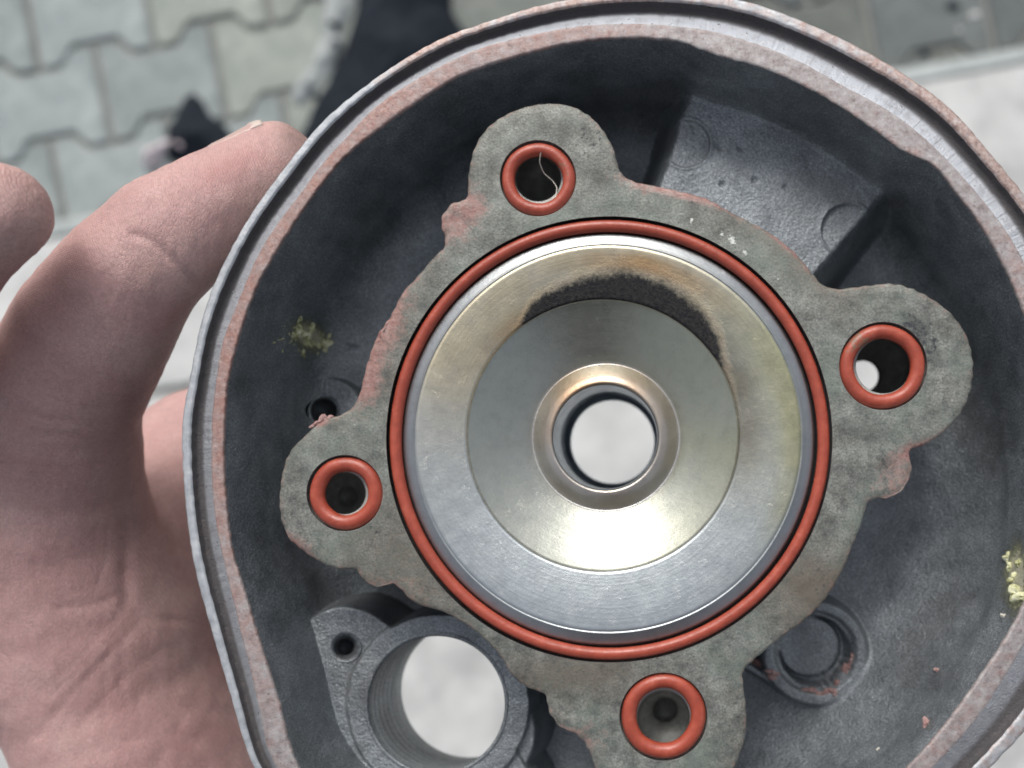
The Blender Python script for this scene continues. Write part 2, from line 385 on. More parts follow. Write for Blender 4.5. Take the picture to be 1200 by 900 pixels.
pal = heap('plastic_wrapper', [(385, -30), (418, -30), (414, 12), (396, 66), (372, 108), (352, 128), (340, 112), (358, 80), (376, 40)], .02, M['grey'], 11, amp=.35)
tag(pal, 'pale grey crumpled wrapper along the left edge of the dark plastic sheet', 'wrapper')
for k_, (x, y, r_, mm, hh, lab) in enumerate([(394, 32, 8, 'black', .016, 'dark pebble lying on the pale wrapper near the top edge'), (397, 52, 6, 'slab', .02, 'small white lump standing in for a highlight on the pale wrapper beside the dark sheet'),  # the two white lumps by the dark sheet are highlights built as objects
    (362, 100, 6, 'slab', .018, 'small white lump standing in for a highlight close above the fingertip'), (1142, 20, 8, 'slab', .012, 'pale stone chip on the dark pavers at upper right'),
    (1125, 36, 6, 'slab', .01, 'smaller pale stone chip on the pavers just above the pale step'), (1118, 8, 9, 'black', .01, 'flat dark pebble on the pavers at upper right'), (1085, 64, 5, 'black', .01, 'small dark pebble beside the edge of the pale step')]):
    p_ = [(x+r_*random.uniform(.8, 1.15)*math.cos(q), y+r_*random.uniform(.6, .95)*math.sin(q)) for q in np.linspace(0, 6.28, 9)[:-1]]
    tag(heap('pebble', p_, hh, M[mm], 50+k_, cell=1.6, base=.012 if x < 400 else 0), lab, 'pebble', 'pebbles lying on the pavement')
cap = empty('rubber_cap', G(235, 150)); tag(cap, 'small dark conical cap with pale pink collar lying on the pavers beyond the finger', 'cap')
def local(o, root):
    o.parent = root; o.location = -root.location; return o
local(heap('cap_body', [(216, 114), (228, 108), (240, 118), (246, 134), (262, 148), (276, 170), (268, 190), (200, 190), (186, 172), (200, 150), (208, 134)], .03, M['black'], 21, cell=2.), cap)
local(heap('cap_collar', [(172, 196), (178, 178), (196, 164), (208, 163), (224, 172), (222, 181), (206, 176), (194, 182), (186, 198)], .036, M['pinkp'], 31, cell=2.), cap)

def crom(pts, step):
    p = np.array(pts, float); n = len(p); out = []
    for i in range(n):
        a, b, c, d = p[i-1], p[i], p[(i+1) % n], p[(i+2) % n]
        k = max(2, int(np.hypot(*(c-b))/step))
        for j in range(k):
            t = j/k; out.append(.5*((2*b)+(-a+c)*t+(2*a-5*b+4*c-d)*t*t+(-a+3*b-3*c+d)*t**3))
    return np.array(out)
# ---------------------------------------------------------------- cylinder head outlines (photo pixels)
A_ = [(213,483),(220,450),(232,387),(248,335),(265,300),(288,258),(320,212),(345,180),(372,146),(427,100),(470,70),(532,37),(567,26),(600,14),(650,1),(700,-8),(760,-12),(820,-9),(877,0),(933,20),(1000,50),(1063,87),(1120,130),(1160,177),(1203,229),(1255,320),(1300,440),(1312,560),(1295,680),(1255,780),(1205,855),(1162,900),(1080,985),(960,1060),(800,1110),(640,1110),(480,1060),(370,990),(296,900),(272,825),(247,740),(227,667),(217,600),(213,550)]
E_ = [(249,483),(253,450),(262,395),(277,360),(290,325),(303,298),(325,262),(350,230),(375,195),(407,160),(440,125),(490,92),(527,72),(582,50),(620,42),(667,32),(733,28),(800,31),(860,43),(927,67),(987,100),(1047,133),(1100,177),(1133,213),(1177,267),(1215,340),(1250,450),(1262,560),(1245,670),(1200,755),(1167,810),(1133,857),(1100,892),(1030,960),(930,1020),(790,1060),(640,1062),(490,1020),(395,965),(323,900),(300,812),(282,740),(265,670),(251,600),(248,550)]
D_ = [(263,490),(266,450),(278,400),(290,362),(303,330),(320,300),(345,260),(370,224),(400,187),(445,150),(495,115),(532,92),(585,72),(620,62),(660,52),(717,45),(760,45),(797,49),(833,63),(893,80),(933,97),(987,127),(1033,159),(1058,177),(1076,185),(1090,191),(1119,224),(1142,253),(1167,294),(1183,325),(1200,367),(1222,430),(1235,540),(1225,630),(1200,707),(1177,750),(1140,805),(1117,837),(1063,900),(980,970),(860,1025),(740,1042),(600,1035),(480,1005),(400,960),(350,900),(325,817),(305,755),(287,695),(272,645),(266,600),(262,540)]
C0 = (714., 540.)
NT_ = 1600
th = np.arange(NT_)/NT_*2*np.pi
def polar(pts):
    p = np.array(pts, float)-C0; a = np.arctan2(p[:, 1], p[:, 0]) % (2*np.pi); r_ = np.hypot(p[:, 0], p[:, 1])
    i = np.argsort(a); a, r_ = a[i], r_[i]; a = np.concatenate([a[-3:]-2*np.pi, a, a[:3]+2*np.pi]); r_ = np.concatenate([r_[-3:], r_, r_[:3]])
    # Catmull-Rom style slopes (pchip-like)
    m_ = np.gradient(r_, a); k = np.clip(np.searchsorted(a, th, 'right')-1, 0, len(a)-2)
    h = a[k+1]-a[k]; t = (th-a[k])/h
    y = (2*t**3-3*t**2+1)*r_[k]+(t**3-2*t**2+t)*h*m_[k]+(-2*t**3+3*t**2)*r_[k+1]+(t**3-t**2)*h*m_[k+1]
    return y
def psmooth(y, w_):
    k = np.hanning(2*w_+1); k /= k.sum(); return np.convolve(np.concatenate([y[-w_:], y, y[:w_]]), k, 'valid')
rA = psmooth(polar(A_), 22); rE = psmooth(polar(E_), 22); rD = psmooth(polar(D_), 7)
rD0 = rD.copy(); rA0 = rA.copy(); rA += vnoise1(NT_, .2, 1, 60); rD = rD+vnoise1(NT_, .25, 2, 60); rE = rE+vnoise1(NT_, .2, 3)
ct, st = np.cos(th), np.sin(th)
head = empty('cylinder_head'); tag(head, 'round cast aluminium engine cylinder head held open side up in the hand', 'cylinder head')
px_c = C0[0]+0*th
def rimr(t):    # radius for fraction t (0 outer edge, 1 silver/pink border, 2 cavity edge)
    return rA+(rE-rA)*t if t <= 1 else rE+(rD-rE)*(t-1)
def loft(name, prof, m, parent, attrs_fn=None, noise=None, z_noise=0):
    V, at = [], {}
    for i, (t, z) in enumerate(prof):
        r_ = rimr(t) if not callable(t) else t()
        X, Y = C0[0]+ct*r_, C0[1]+st*r_
        zz = z*10+np.zeros(NT_)+(vnoise1(NT_, z_noise, 40, 130)*(.3+.7*float(.58 < (t if not callable(t) else 0) < .95)) if z_noise else 0)
        V.append(toM(X, Y, zz))
    V = np.concatenate(V); F = grid_faces(len(prof), NT_, True)
    t_arr = np.repeat([p[0] if not callable(p[0]) else 0 for p in prof], NT_)
    thv = np.tile(th, len(prof))
    o = mesh_obj(name, V, F, m, parent, attrs=attrs_fn(t_arr, thv) if attrs_fn else None)
    return o
def fill(a, b, n): return [a+(b-a)*i/n for i in range(n+1)]
def angw(thv, cx, w_):   # weight near a picture angle (deg, 0 right, 90 down)
    d = (np.degrees(thv)-cx+180) % 360-180; return np.exp(-(d/w_)**2)
# outer lip (pale metal) and its flange side
lipprof = [(lambda: rA-32, -26.), (lambda: rA-32, -8.), (lambda: rA-30, -5.2), (lambda: rA-24, -4.4), (lambda: rA-6, -4.0), (lambda: rA-1.5, -3.7)]
loft('casting_side', lipprof, M['cast'], head)
lip = [(lambda: rA-1.5, -3.7), (0., -3.2), (0., -.45), (.03, -.14), (.07, -.02)]+[(t, 0.) for t in fill(.1, .25, 3)]+[(.29, -.05), (.32, -.22)]
def lip_at(t, a):
    top = sstep(.0, 1, 1+0*t)
    return dict(pink=.34*angw(a, 246, 10)+.36*angw(a, 268, 14)+.42*angw(a, 318, 34)+.25*angw(a, 40, 30)+.1*angw(a, 165, 15))
loft('rim_lip', lip, M['lip'], head, lip_at)
NK = 520
gp = [(.32, -.22), (.34, -.6), (.355, -1.0), (.40, -1.15), (.5, -1.2), (.56, -1.15)]+[(.6+.34*i/9, -1.08+.86*(i/9)) for i in range(10)]+[(.97, -.14), (1., -.07)]
def gr_at(t, a):
    kn = np.tile(np.random.default_rng(5).random(NT_), len(gp))
    strength = sstep(.55, .65, t)*(.12+.88*angw(a, 305, 50)+.1*angw(a, 180, 40))
    return dict(silver_sheen=sstep(.52, .68, t)*(.45+.55*angw(a, 300, 62)), knurl=kn*strength*1.0)  # bare metal slope; its brighter upper-right arc is sheen put into the colour
loft('rim_groove', gp, M['groove'], head, gr_at, z_noise=.16)
fp = [(1., -.07), (1.05, 0.)]+[(t, 0.) for t in fill(1.15, 1.85, 5)]+[(1.93, -.03), (1.98, -.16), (2., -.4)]
def f_at(t, a):
    return dict(pink=.24*angw(a, 180, 20)+.22*angw(a, 205, 22)+.27*angw(a, 235, 20)+.18*angw(a, 265, 12)+.14*angw(a, 310, 18)*sstep(1.5, 1.9, t)+.15*angw(a, 345, 20)+.1*angw(a, 40, 30)+.12*angw(a, 150, 16))
loft('rim_face', fp, M['face'], head, f_at, z_noise=.12)

# ---------------------------------------------------------------- water jacket (cavity)
FL = 235.
def inpoly_px(poly, z): return np.array([(WX(a, z), WY(b, z)) for a, b in poly])
def cav():
    a = np.degrees(th)
    d = lambda c, w_: np.exp(-((((a-c+180) % 360)-180)/w_)**2)
    Rf = 62+120*d(35, 38)+45*d(75, 25)+18*d(165, 40)+10*d(0, 20)
    nW, nF, nB = 60, 60, 170
    rows_r, rows_z = [], []
    draft = .07+.10*d(25, 40)+.05*d(170, 30)
    for i in range(nW):
        t = i/nW; dep = 4+(FL-Rf-4)*t; rows_r.append((rD-rD0)*math.exp(-i/2)+rD0-draft*(dep-4)); rows_z.append(-dep)
    r1 = rD0-draft*(FL-Rf-4)
    for i in range(nF):
        q = (i/nF)*np.pi/2; rows_r.append(r1-Rf*(1-np.cos(q))); rows_z.append(-(FL-Rf)-Rf*np.sin(q))
    r2 = r1-Rf
    for i in range(nB+1):
        t = i/nB; rows_r.append(r2+(215-r2)*t); rows_z.append(-FL+0*th)
    Rr = np.array(rows_r); Z = np.array(rows_z)
    X = C0[0]+ct*Rr; Y = C0[1]+st*Rr
    def up(mask, z, k=0.):    # raise the floor to z where mask
        nonlocal Z
        if k:
            Z = Z+(.5*(Z+z+np.sqrt((Z-z)**2+k*k))-Z)*mask; return
        Z = np.where(z > Z, Z+(z-Z)*mask, Z)
    def dist_line(p, q, z):   # signed distance, positive to the right of p->q in picture coordinates
        (x1, y1), (x2, y2) = [(float(WX(a_, z)), float(WY(b_, z))) for a_, b_ in (p, q)]
        L = math.hypot(x2-x1, y2-y1); return ((X-x1)*(y2-y1)-(Y-y1)*(x2-x1))/L
    # raised block with two ejector marks
    zb = -114.
    nz = (fbm(X+900, Y+900, 40, 5)-.5)*6
    mL = sstep(-10, 34, dist_line((752, 195), (795, 70), zb)*-1+nz)
    dRb = dist_line((1062, 225), (972, 335), zb)
    mR = sstep(-14, 26, -dRb+nz)
    # keep the block only in the upper right
    sel = sstep(20, 60, WY(420, zb)-Y)
    up(mL*mR*sel, zb+0*Z, 46)
    # channel right of the block, floor beyond it higher
    beyond = sstep(24, 60, dRb+nz)*sstep(-40, 20, WY(470, zb)-Y)*sstep(-20, 30, X-WX(940, -185))
    for (cx, cy, r_, sg) in ((804, 170, 28, 1), (992, 270, 30, -1)):
        x0, y0 = float(WX(cx, zb)), float(WY(cy, zb)); rr = np.hypot(X-x0, Y-y0)-r_*1.12
        msk = 1-sstep(-2.2, 0, rr+(fbm(X+99, Y+99, 9, 4)-.5)*1.5)
        tilt = (4+(X-x0)/(r_)*4*sg)
        Z = Z-msk*tilt*(Z > -160)
        # displaced metal rim
        Z = Z+np.exp(-((rr-1)/2.2)**2)*1.2*(Z > -160)
    def circ(cx, cy, r_, z, e=7, amp=2.):
        x0, y0 = float(WX(cx, z)), float(WY(cy, z)); k = (D-z)/D
        rr = np.hypot(X-x0, Y-y0)-r_*k+(fbm(X+50, Y+50, 22, 8)-.5)*amp
        up(1-sstep(-1, e, rr), z+0*Z)
    # port boss: ear plate and ring
    pol = inpoly_px([(358,753),(361,733),(372,719),(400,710),(430,716),(462,735),(520,760),(560,800),(600,870),(640,960),(560,1010),(440,1000),(404,898),(384,838),(370,794)], -127)
    pol = crom(pol, 4)
    for _ in range(1):
        ins = inside(pol, X.ravel(), Y.ravel()).reshape(X.shape); ds = poly_dist(pol, X.ravel(), Y.ravel()).reshape(X.shape)
        sg = np.where(ins, ds, -ds); up(sstep(-6, 2, sg), -127+0*Z, 5)
    circ(514, 826, 106, -121, 6); circ(560, 860, 66, -134, 18)
    # pocket boss
    circ(955, 765, 60, -178, 9, 3)
    x0, y0 = float(WX(954, -188)), float(WY(763, -188)); rr = np.hypot(X-x0, Y-y0)+(fbm(X, Y, 12, 3)-.5)*2.5
    inn = rr < 62
    Z = np.where(inn, np.maximum(Z, -178), Z)
    Z = Z-10*(1-sstep(52, 58, rr))-24*(1-sstep(45, 49, rr))
    x1, y1 = float(WX(948, -205)), float(WY(757, -205)); r3 = np.hypot(X-x1, Y-y1)
    Z = Z+15*(1-sstep(40, 44, r3))
    up(1-sstep(0, 14, np.abs(dist_line((880, 785), (925, 812), -200)))*0-sstep(0, 1, 0*Z+1)*1+0*Z, Z-1) if False else None
    # web from the pocket boss to the gasket face
    seg = poly_dist(inpoly_px([(872, 778), (925, 808), (924, 809)], -200), X.ravel(), Y.ravel()).reshape(X.shape)
    up(1-sstep(3, 11, seg), -196+0*Z)
    # small boss with screw hole
    circ(386, 481, 37, -208, 4)
    # floor relief
    Z = Z+(fbm(X+200, Y+200, 60, 15)-.5)*5*(Z < -100)+(fbm(X, Y, 9, 25)-.5)*.9*(Z < -30)
    for (cx, cy, r_) in ((843, 172, 5), (868, 174, 4), (884, 212, 3), (845, 217, 3), (415, 408, 5), (920, 220, 3)):
        z = -114 if cx > 700 else -232
        rr = np.hypot(X-float(WX(cx, z)), Y-float(WY(cy, z))); Z = Z-3.5*np.exp(-(rr/r_)**2)
    V = toM(X, Y, Z).reshape(-1, 3); F = grid_faces(len(Rr), NT_, True)
    Xr, Yr, Zr = X.ravel(), Y.ravel(), Z.ravel()
    cx_, cy_ = Xr[F].mean(1), Yr[F].mean(1)
    for (cx, cy, r_, z) in ((511, 825, 81, -121), (380, 482, 16, -208), (405, 758, 15, -127), (1035, 429, 34, -235)):
        k = (D-z)/D; F_keep = np.hypot(cx_-float(WX(cx, z)), cy_-float(WY(cy, z))) > r_*k
        F = F[F_keep]; cx_, cy_ = cx_[F_keep], cy_[F_keep]
    kz = (D-Zr)/D; ux = CX+(Xr-CX)/kz; uy = CY+(Yr-CY)/kz
    stn = .55*blob(ux, uy, 362, 395, 22, 16, 35)+.2*blob(ux, uy, 366, 390, 36)+.5*blob(ux, uy, 1192, 670, 12, 45)+.3*blob(ux, uy, 1184, 690, 26, 50)+.25*blob(ux, uy, 1087, 849, 12)+.2*blob(ux, uy, 326, 805, 8)
    return mesh_obj('water_jacket', V, F, M['cast'], head, attrs=dict(stain=stn))
jacket = cav()

def rings(name, L, m, parent, n=144, attrs=None, cols=None, wob=0., seed=0, cap=False):
    """rings: (px, py, r_px, z) in photo pixels at their own depth"""
    t = np.arange(n)/n*2*np.pi; V = []
    for i, (cx, cy, r_, z) in enumerate(L):
        k = (D-z)/D; rr = r_*k+(vnoise1(n, wob, seed+i) if wob else 0)
        V.append(toM(float(WX(cx, z))+np.cos(t)*rr, float(WY(cy, z))+np.sin(t)*rr, z+0*t))
    V = np.concatenate(V); F = grid_faces(len(L), n, True)
    if cap:
        V = np.concatenate([V, V[-n:].mean(0)[None]]); c_ = len(V)-1; b = (len(L)-1)*n
        F2 = np.array([(b+i, b+(i+1) % n, c_, c_) for i in range(n)])
        F = [tuple(f) for f in F]+[(f[0], f[1], f[2]) for f in F2]
    return mesh_obj(name, V, F, m, parent, attrs=attrs, cols=cols)
# port bore with turned ridges, slanting through the casting
pb = [(511, 825, 84.5, -120.2), (511, 825, 83, -118.8), (511, 825, 81, -119.6), (512, 825, 79.5, -123)]
for i in range(44):
    t = i/43; rid = 1.1*math.sin(i*1.15)*(t < .8)
    pb.append((512+(550-512)*t, 825+(808-825)*t, 80.5-1.*t+rid, -125-(345-125)*t))
pb += [(550, 808, 86, -352), (550, 808, 110, -352)]
rings('port_bore', pb, M['cast'], head, 180)
rings('screw_hole', [(380, 482, 19, -206.5), (380, 482, 16.5, -207), (380, 482, 15, -216), (380, 482, 14, -300)], M['cast'], head, 48, cap=True)
rings('screw_hole', [(405, 758, 18, -124), (405, 758, 16, -124.7), (405, 758, 13.5, -131), (405, 758, 13, -138), (405, 758, 10, -150), (405, 758, 9, -200)], M['cast'], head, 48, cap=True)
# underside shell of the casting, so the head is closed from below and light does not leak
def shell():
    rows = [(rA-32, -255.+0*th), (rA-33, -335.+0*th), (rA-34, -348.+0*th), (rA0-38, -352.+0*th)]
    V = [toM(C0[0]+ct*r_, C0[1]+st*r_, z) for r_, z in rows]
    x0, y0 = float(WX(714, -352)), float(WY(515, -352))
    return mesh_obj('casting_back', np.concatenate(V), grid_faces(4, NT_, True, True), M['cast'], head)
shell()
# bottom plate with openings under the two through holes and the bolt hole that lets light in
def cdt_plate(name, outer, holes, z, m, parent, spacing, attrs_fn=None, flip=False, zfn=None):
    pts = [tuple(p) for p in outer]; edges = [(i, (i+1) % len(outer)) for i in range(len(outer))]
    for h in holes:
        b = len(pts); pts += [tuple(p) for p in h]; edges += [(b+i, b+(i+1) % len(h)) for i in range(len(h))]
    o_ = np.array(outer); x0, y0 = o_.min(0); x1, y1 = o_.max(0)
    gx = np.arange(x0, x1, spacing); gy = np.arange(y0, y1, spacing*.87)
    X, Y = np.meshgrid(gx, gy); X = X+(np.arange(len(gy)) % 2)[:, None]*spacing/2
    X = X.ravel()+rng.uniform(-.2, .2, X.size)*spacing; Y = Y.ravel()+rng.uniform(-.2, .2, Y.size)*spacing
    ok = inside(o_, X, Y) & (poly_dist(o_, X, Y) > spacing*.5)
    for h in holes:
        h_ = np.array(h); ok &= ~inside(h_, X, Y) & (poly_dist(h_, X, Y) > spacing*.5)
    pts += list(zip(X[ok], Y[ok]))
    v, e, f, *_ = delaunay_2d_cdt([Vector(p) for p in pts], edges, [], 0, 1e-5)
    v = np.array([tuple(a) for a in v]); f = np.array([tuple(a) for a in f if len(a) == 3])
    c = v[f].mean(1); ok = inside(o_, c[:, 0], c[:, 1])
    for h in holes: ok &= ~inside(np.array(h), c[:, 0], c[:, 1])
    f = f[ok]
    # upward facing: picture y points down, so flip orientation by sign
    a2 = (v[f[:, 1], 0]-v[f[:, 0], 0])*(v[f[:, 2], 1]-v[f[:, 0], 1])-(v[f[:, 2], 0]-v[f[:, 0], 0])*(v[f[:, 1], 1]-v[f[:, 0], 1])
    wrong = (a2 > 0) != flip; f[wrong] = f[wrong][:, ::-1]
    Z = zfn(v[:, 0], v[:, 1]) if zfn else z+0*v[:, 0]
    return mesh_obj(name, toM(v[:, 0], v[:, 1], Z), f, m, parent, attrs=attrs_fn(v[:, 0], v[:, 1]) if attrs_fn else None)
def circle(cx, cy, r_, z=0., n=72):
    k = (D-z)/D; t = np.arange(n)/n*2*np.pi
    return np.stack([float(WX(cx, z))+np.cos(t)*r_*k, float(WY(cy, z))+np.sin(t)*r_*k], -1)
ob = np.stack([C0[0]+ct*(rA0-38), C0[1]+st*(rA0-38)], -1)[::10]
cdt_plate('casting_back', ob, [circle(550, 808, 84, -352), circle(719, 519, 55, -352), circle(1011, 441, 19, -352, 40)], -352, M['cast'], head, 60, flip=True)

# ---------------------------------------------------------------- gasket face (centre plate)
OUT = [(547,230),(549,200),(557,170),(573,147),(600,130),(633,121),(667,123),(693,137),(710,157),(720,177),(724,193),(730,204),(743,212),(767,217),(803,225),(830,233),(855,247),(880,260),(905,274),(932,296),(950,317),(963,332),(980,338),(1003,336),(1028,333),(1047,332),(1070,338),(1093,350),(1113,365),(1127,382),(1136,400),(1141,427),(1138,457),(1127,483),(1110,503),(1090,518),(1068,527),(1066,533),(1069,550),(1063,567),(1055,577),(1040,584),(1028,584),(1018,588),(1015,597),(1007,622),(998,643),(988,668),(967,703),(943,727),(910,752),(880,777),(871,788),(871,800),(873,817),(875,843),(872,870),(862,897),(850,922),(825,948),(790,963),(755,962),(720,945),(703,920),(697,900),(693,888),(684,870),(673,860),(657,853),(645,838),(641,825),(638,814),(622,808),(610,801),(597,788),(585,768),(570,752),(550,735),(520,718),(500,712),(483,705),(470,692),(460,684),(452,686),(442,688),(428,682),(420,672),(415,667),(400,667),(385,664),(377,660),(360,650),(345,638),(337,630),(330,613),(327,597),(327,578),(331,550),(340,528),(355,512),(368,500),(382,491),(403,484),(415,473),(422,457),(427,435),(433,415),(442,392),(457,370),(467,350),(473,340),(490,322),(507,302),(519,290),(521,279),(517,265),(518,252),(528,239),(540,234)]
o0 = crom(OUT, 2.4); nO = len(o0)
tan_ = np.roll(o0, -2, 0)-np.roll(o0, 2, 0); tan_ /= np.linalg.norm(tan_, axis=1)[:, None]
nrm = np.stack([-tan_[:, 1], tan_[:, 0]], -1)         # inward for this winding
if not inside(o0, *(o0[:1]+nrm[:1]*3).T)[0]: nrm = -nrm
o0 = o0+nrm*(vnoise1(nO, .3, 5, 110)[:, None])
def off(d): return o0+nrm*d
HOLES = [(630.5, 209, 43.5, 27), (1035, 429, 50.5, 32), (404, 578, 43.5, 24.5), (777.5, 840, 50.5, 31)]
hol = [circle(714, 515, 261.6, 0, 300)]+[circle(cx, cy, r_+1.5, 0, 80) for cx, cy, r_, _ in HOLES]
def plate_at(x, y):
    ed = poly_dist(o0, x, y)
    a = np.degrees(np.arctan2(y-515, x-714)) % 360; rr = np.hypot(x-714, y-515)
    edge = np.exp(-ed/9.)
    pink = .17*edge+.34*blob(x, y, 535, 262, 26)+.30*blob(x, y, 560, 240, 18)+.34*blob(x, y, 455, 390, 20, 60, 20)+.36*blob(x, y, 430, 450, 16, 30)+.34*blob(x, y, 1068, 530, 30, 12, -20)+.22*blob(x, y, 1046, 560, 25)
    pink += .3*blob(x, y, 800, 228, 90, 9, 12)+.22*blob(x, y, 910, 275, 60, 8, 42)+.16*blob(x, y, 690, 860, 30)+.2*blob(x, y, 378, 495, 12)+.2*blob(x, y, 345, 640, 25)+.12*blob(x, y, 480, 690, 60, 25)
    dark = .30*blob(x, y, 1070, 385, 20, 24)+.24*blob(x, y, 1092, 410, 14, 26)+.18*blob(x, y, 690, 165, 26)+.22*blob(x, y, 445, 622, 14)+.1*blob(x, y, 985, 560, 26, 50)
    dark += .16*blob(x, y, 958, 680, 28, 40, 30)+.22*np.exp(-((ed-4)/3)**2)*blob(x, y, 445, 385, 22, 45, 20)
    white = .42*blob(x, y, 797, 252, 5)+.5*blob(x, y, 810, 258, 5)+.46*blob(x, y, 846, 274, 5)+.55*blob(x, y, 858, 281, 7)+.46*blob(x, y, 874, 295, 6)+.4*blob(x, y, 911, 328, 4)
    brown = .1+.5*blob(x, y, 955, 690, 55, 45)+.4*blob(x, y, 680, 790, 80, 28)+.3*blob(x, y, 480, 660, 80)+.24*blob(x, y, 450, 400, 40, 90, 20)+.16*edge+.22*blob(x, y, 940, 300, 30, 90, -45)
    return dict(pink=pink, dark=dark, white=white, brown=brown)
def plate_z(x, y):
    ed = poly_dist(o0, x, y)
    low = 3.2*blob(x, y, 1048, 558, 20, 26)+2.2*blob(x, y, 660, 832, 20, 28)+2.*blob(x, y, 445, 678, 22, 14)+1.5*blob(x, y, 530, 260, 16)
    z = -(1-sstep(2, 9, ed))*.9-low+(fbm(x+60, y+60, 14, 61)-.5)*.5
    dm = np.abs(np.hypot(x-714, y-515)-261.6); z = np.where(dm < .6, 0, z)
    z = np.where(ed < 3.2, np.minimum(z, -.6), z)
    return z
gf = cdt_plate('gasket_face', off(3.), hol, 0, M['plate'], head, 3.0, plate_at, zfn=plate_z)
zt = plate_z(off(3.)[:, 0], off(3.)[:, 1])
Vp = [toM(*off(3.).T, zt), toM(*off(1.2).T, zt-.6), toM(*off(.2).T, -2.4+0*zt), toM(*off(0.).T, -6.+0*zt)]
pk = {k_: np.tile(np.asarray(v), 4) for k_, v in plate_at(*off(1.).T).items()}
mesh_obj('gasket_face_edge', np.concatenate(Vp), grid_faces(4, nO, True, False), M['plate'], head, attrs=pk)
Vp = [toM(*off(q).T, z+0*zt) for q, z in ((0., -6.), (.5, -40), (3, -140), (-2, -215), (-8, -238))]
mesh_obj('boss_wall', np.concatenate(Vp), grid_faces(5, nO, True, False), M['cast'], head)

def arc_strip(name, a0, a1, prof, m):
    n = int(abs(a1-a0)*3); a_ = np.radians(np.linspace(a0, a1, n)); V = []
    for r_, z in prof: V.append(toM(714+np.cos(a_)*(r_+vnoise1(n, .25, 9, 20)), 515+np.sin(a_)*(r_+vnoise1(n, .25, 9, 20)), z+0*a_))
    at = dict(pink=np.tile(.5*fbm(np.linspace(0, 900, n), np.zeros(n), 25, 6), len(prof)))
    return mesh_obj(name, np.concatenate(V), grid_faces(len(prof), n, False), m, head, attrs=at)
for a0, a1, mm in ((26, 58, 'face'), (64, 72, 'lip'), (76, 86, 'face'), (92, 97, 'lip'), (99, 118, 'lip'), (121, 126, 'face'), (134, 152, 'lip'), (153, 166, 'lip'), (168, 190, 'face')):
    arc_strip('seat_edge', a0, a1, [(264.4, -.1), (264., .4), (263.2, .35), (262.3, -.5)], M[mm])
# bolt bores with counterbored O-ring seats
def bore(cx, cy, ro, ri, tail, bottom_open=False):
    L = [(cx, cy, ro+1.5, 0), (cx, cy, ro+1.2, -.8), (cx, cy, ro+.6, -17), (cx, cy, ri+1, -17.5), (cx, cy, ri+.2, -18.5), (cx, cy, ri, -24)]
    return L+tail
def helix_tail(cx, cy, r_, z0, z1, n, amp=1.2, sh=(0, 0)):
    return [(cx+sh[0]*i/n, cy+sh[1]*i/n, r_+amp*math.sin(i*1.9), z0+(z1-z0)*i/n) for i in range(n+1)]
c = HOLES[0]; rings('bolt_bore', bore(*c, [(c[0], c[1], 27, -40), (c[0]+1, c[1]+2, 26, -88), (c[0]+1, c[1]+2, 22, -94), (c[0]+1, c[1]+2, 21, -110)]), M['bore'], head, 96, cap=True)
c = HOLES[2]; rings('bolt_bore', bore(*c, [(c[0], c[1], 25, -40), (c[0]+1, c[1], 25, -84), (c[0]+4, c[1]+4, 13, -90), (c[0]+4, c[1]+4, 12, -120)]), M['bore'], head, 96, cap=True)
c = HOLES[3]; rings('bolt_bore', bore(*c, [(c[0], c[1], 31, -40)]+helix_tail(c[0], c[1]+1, 31, -44, -92, 14)+[(c[0]+1, c[1]+1, 27, -94), (c[0]+2, c[1]-8, 15, -96), (c[0]+2, c[1]-8, 14, -150)]), M['bore'], head, 96, cap=True)
c = HOLES[1]; rings('bolt_bore', bore(*c, [(c[0], c[1], 33, -60), (c[0]-3, c[1]+1, 33, -130), (c[0]-8, c[1]+3, 32, -140), (1013, 440, 22, -150), (1011, 441, 19, -160), (1011, 441, 18, -350)]), M['bore'], head, 96)

# combustion chamber insert
ch = []
def add(cx, cy, r_, z): ch.append((cx, cy, r_, z))
add(714, 515, 261.6, 0); add(714, 515, 261.2, -1); add(714, 515, 260.8, -16); add(714, 515, 260, -19)
add(714, 515, 243, -19); add(713.6, 515, 242.5, -17); add(713.2, 514.8, 241.5, -10); add(713, 514.6, 240.2, -8)
for i in range(8): add(713, 514.4, 238.6-i*1.3, -7.2+i*.62)
add(712.7, 514.1, 228.4, -2.2); add(712.7, 514.1, 227.6, -2.0); add(712.6, 514, 227, -2.9); add(712.5, 514, 226, -3.0); add(712.5, 514, 225.4, -2.4)
for i in range(34):
    t = i/33; add(712.5-6*t, 514-4*t, 225-(225-161.5)*t, -2.2-9*t**1.3)
for (r_, z) in ((160.6, -11.8), (159.6, -13.2), (158.5, -15.5)): add(706.5, 510, r_, z)
for i in range(1, 44):
    t = i/43; add(706.5+3.5*t, 510+2*t, 158.5-(158.5-87)*t, -15.5-44*(t**.95))
add(710, 512, 86.2, -60.4); add(710, 512, 85.2, -60.2); add(710, 512, 84.2, -58.8)
for i in range(1, 20):
    q = i/19; add(710-.5*q, 512+.5*q, 84.2-20.*q, -58.8+15.5*math.sin(q*1.5))
add(709.5, 512.5, 62.6, -44.4); add(709.5, 512.5, 61.4, -47); add(709.5, 512.5, 61, -58)
for i in range(1, 24):
    t = i/23; add(709.5+6*t, 512.5+4*t, 61-4.5*t+.8*math.sin(i*1.6)*(t < .8), -62-180*t)
add(717, 517.5, 55.5, -248); add(717.6, 518, 53, -252); add(717.8, 518, 50, -254); add(718, 518, 49, -260); add(718, 518, 48.3, -352)
NC = 720
t = np.arange(NC)/NC*2*np.pi
rr = np.repeat([c[2] for c in ch], NC); zz = np.repeat([c[3] for c in ch], NC); aa = np.tile(np.degrees(t), len(ch))
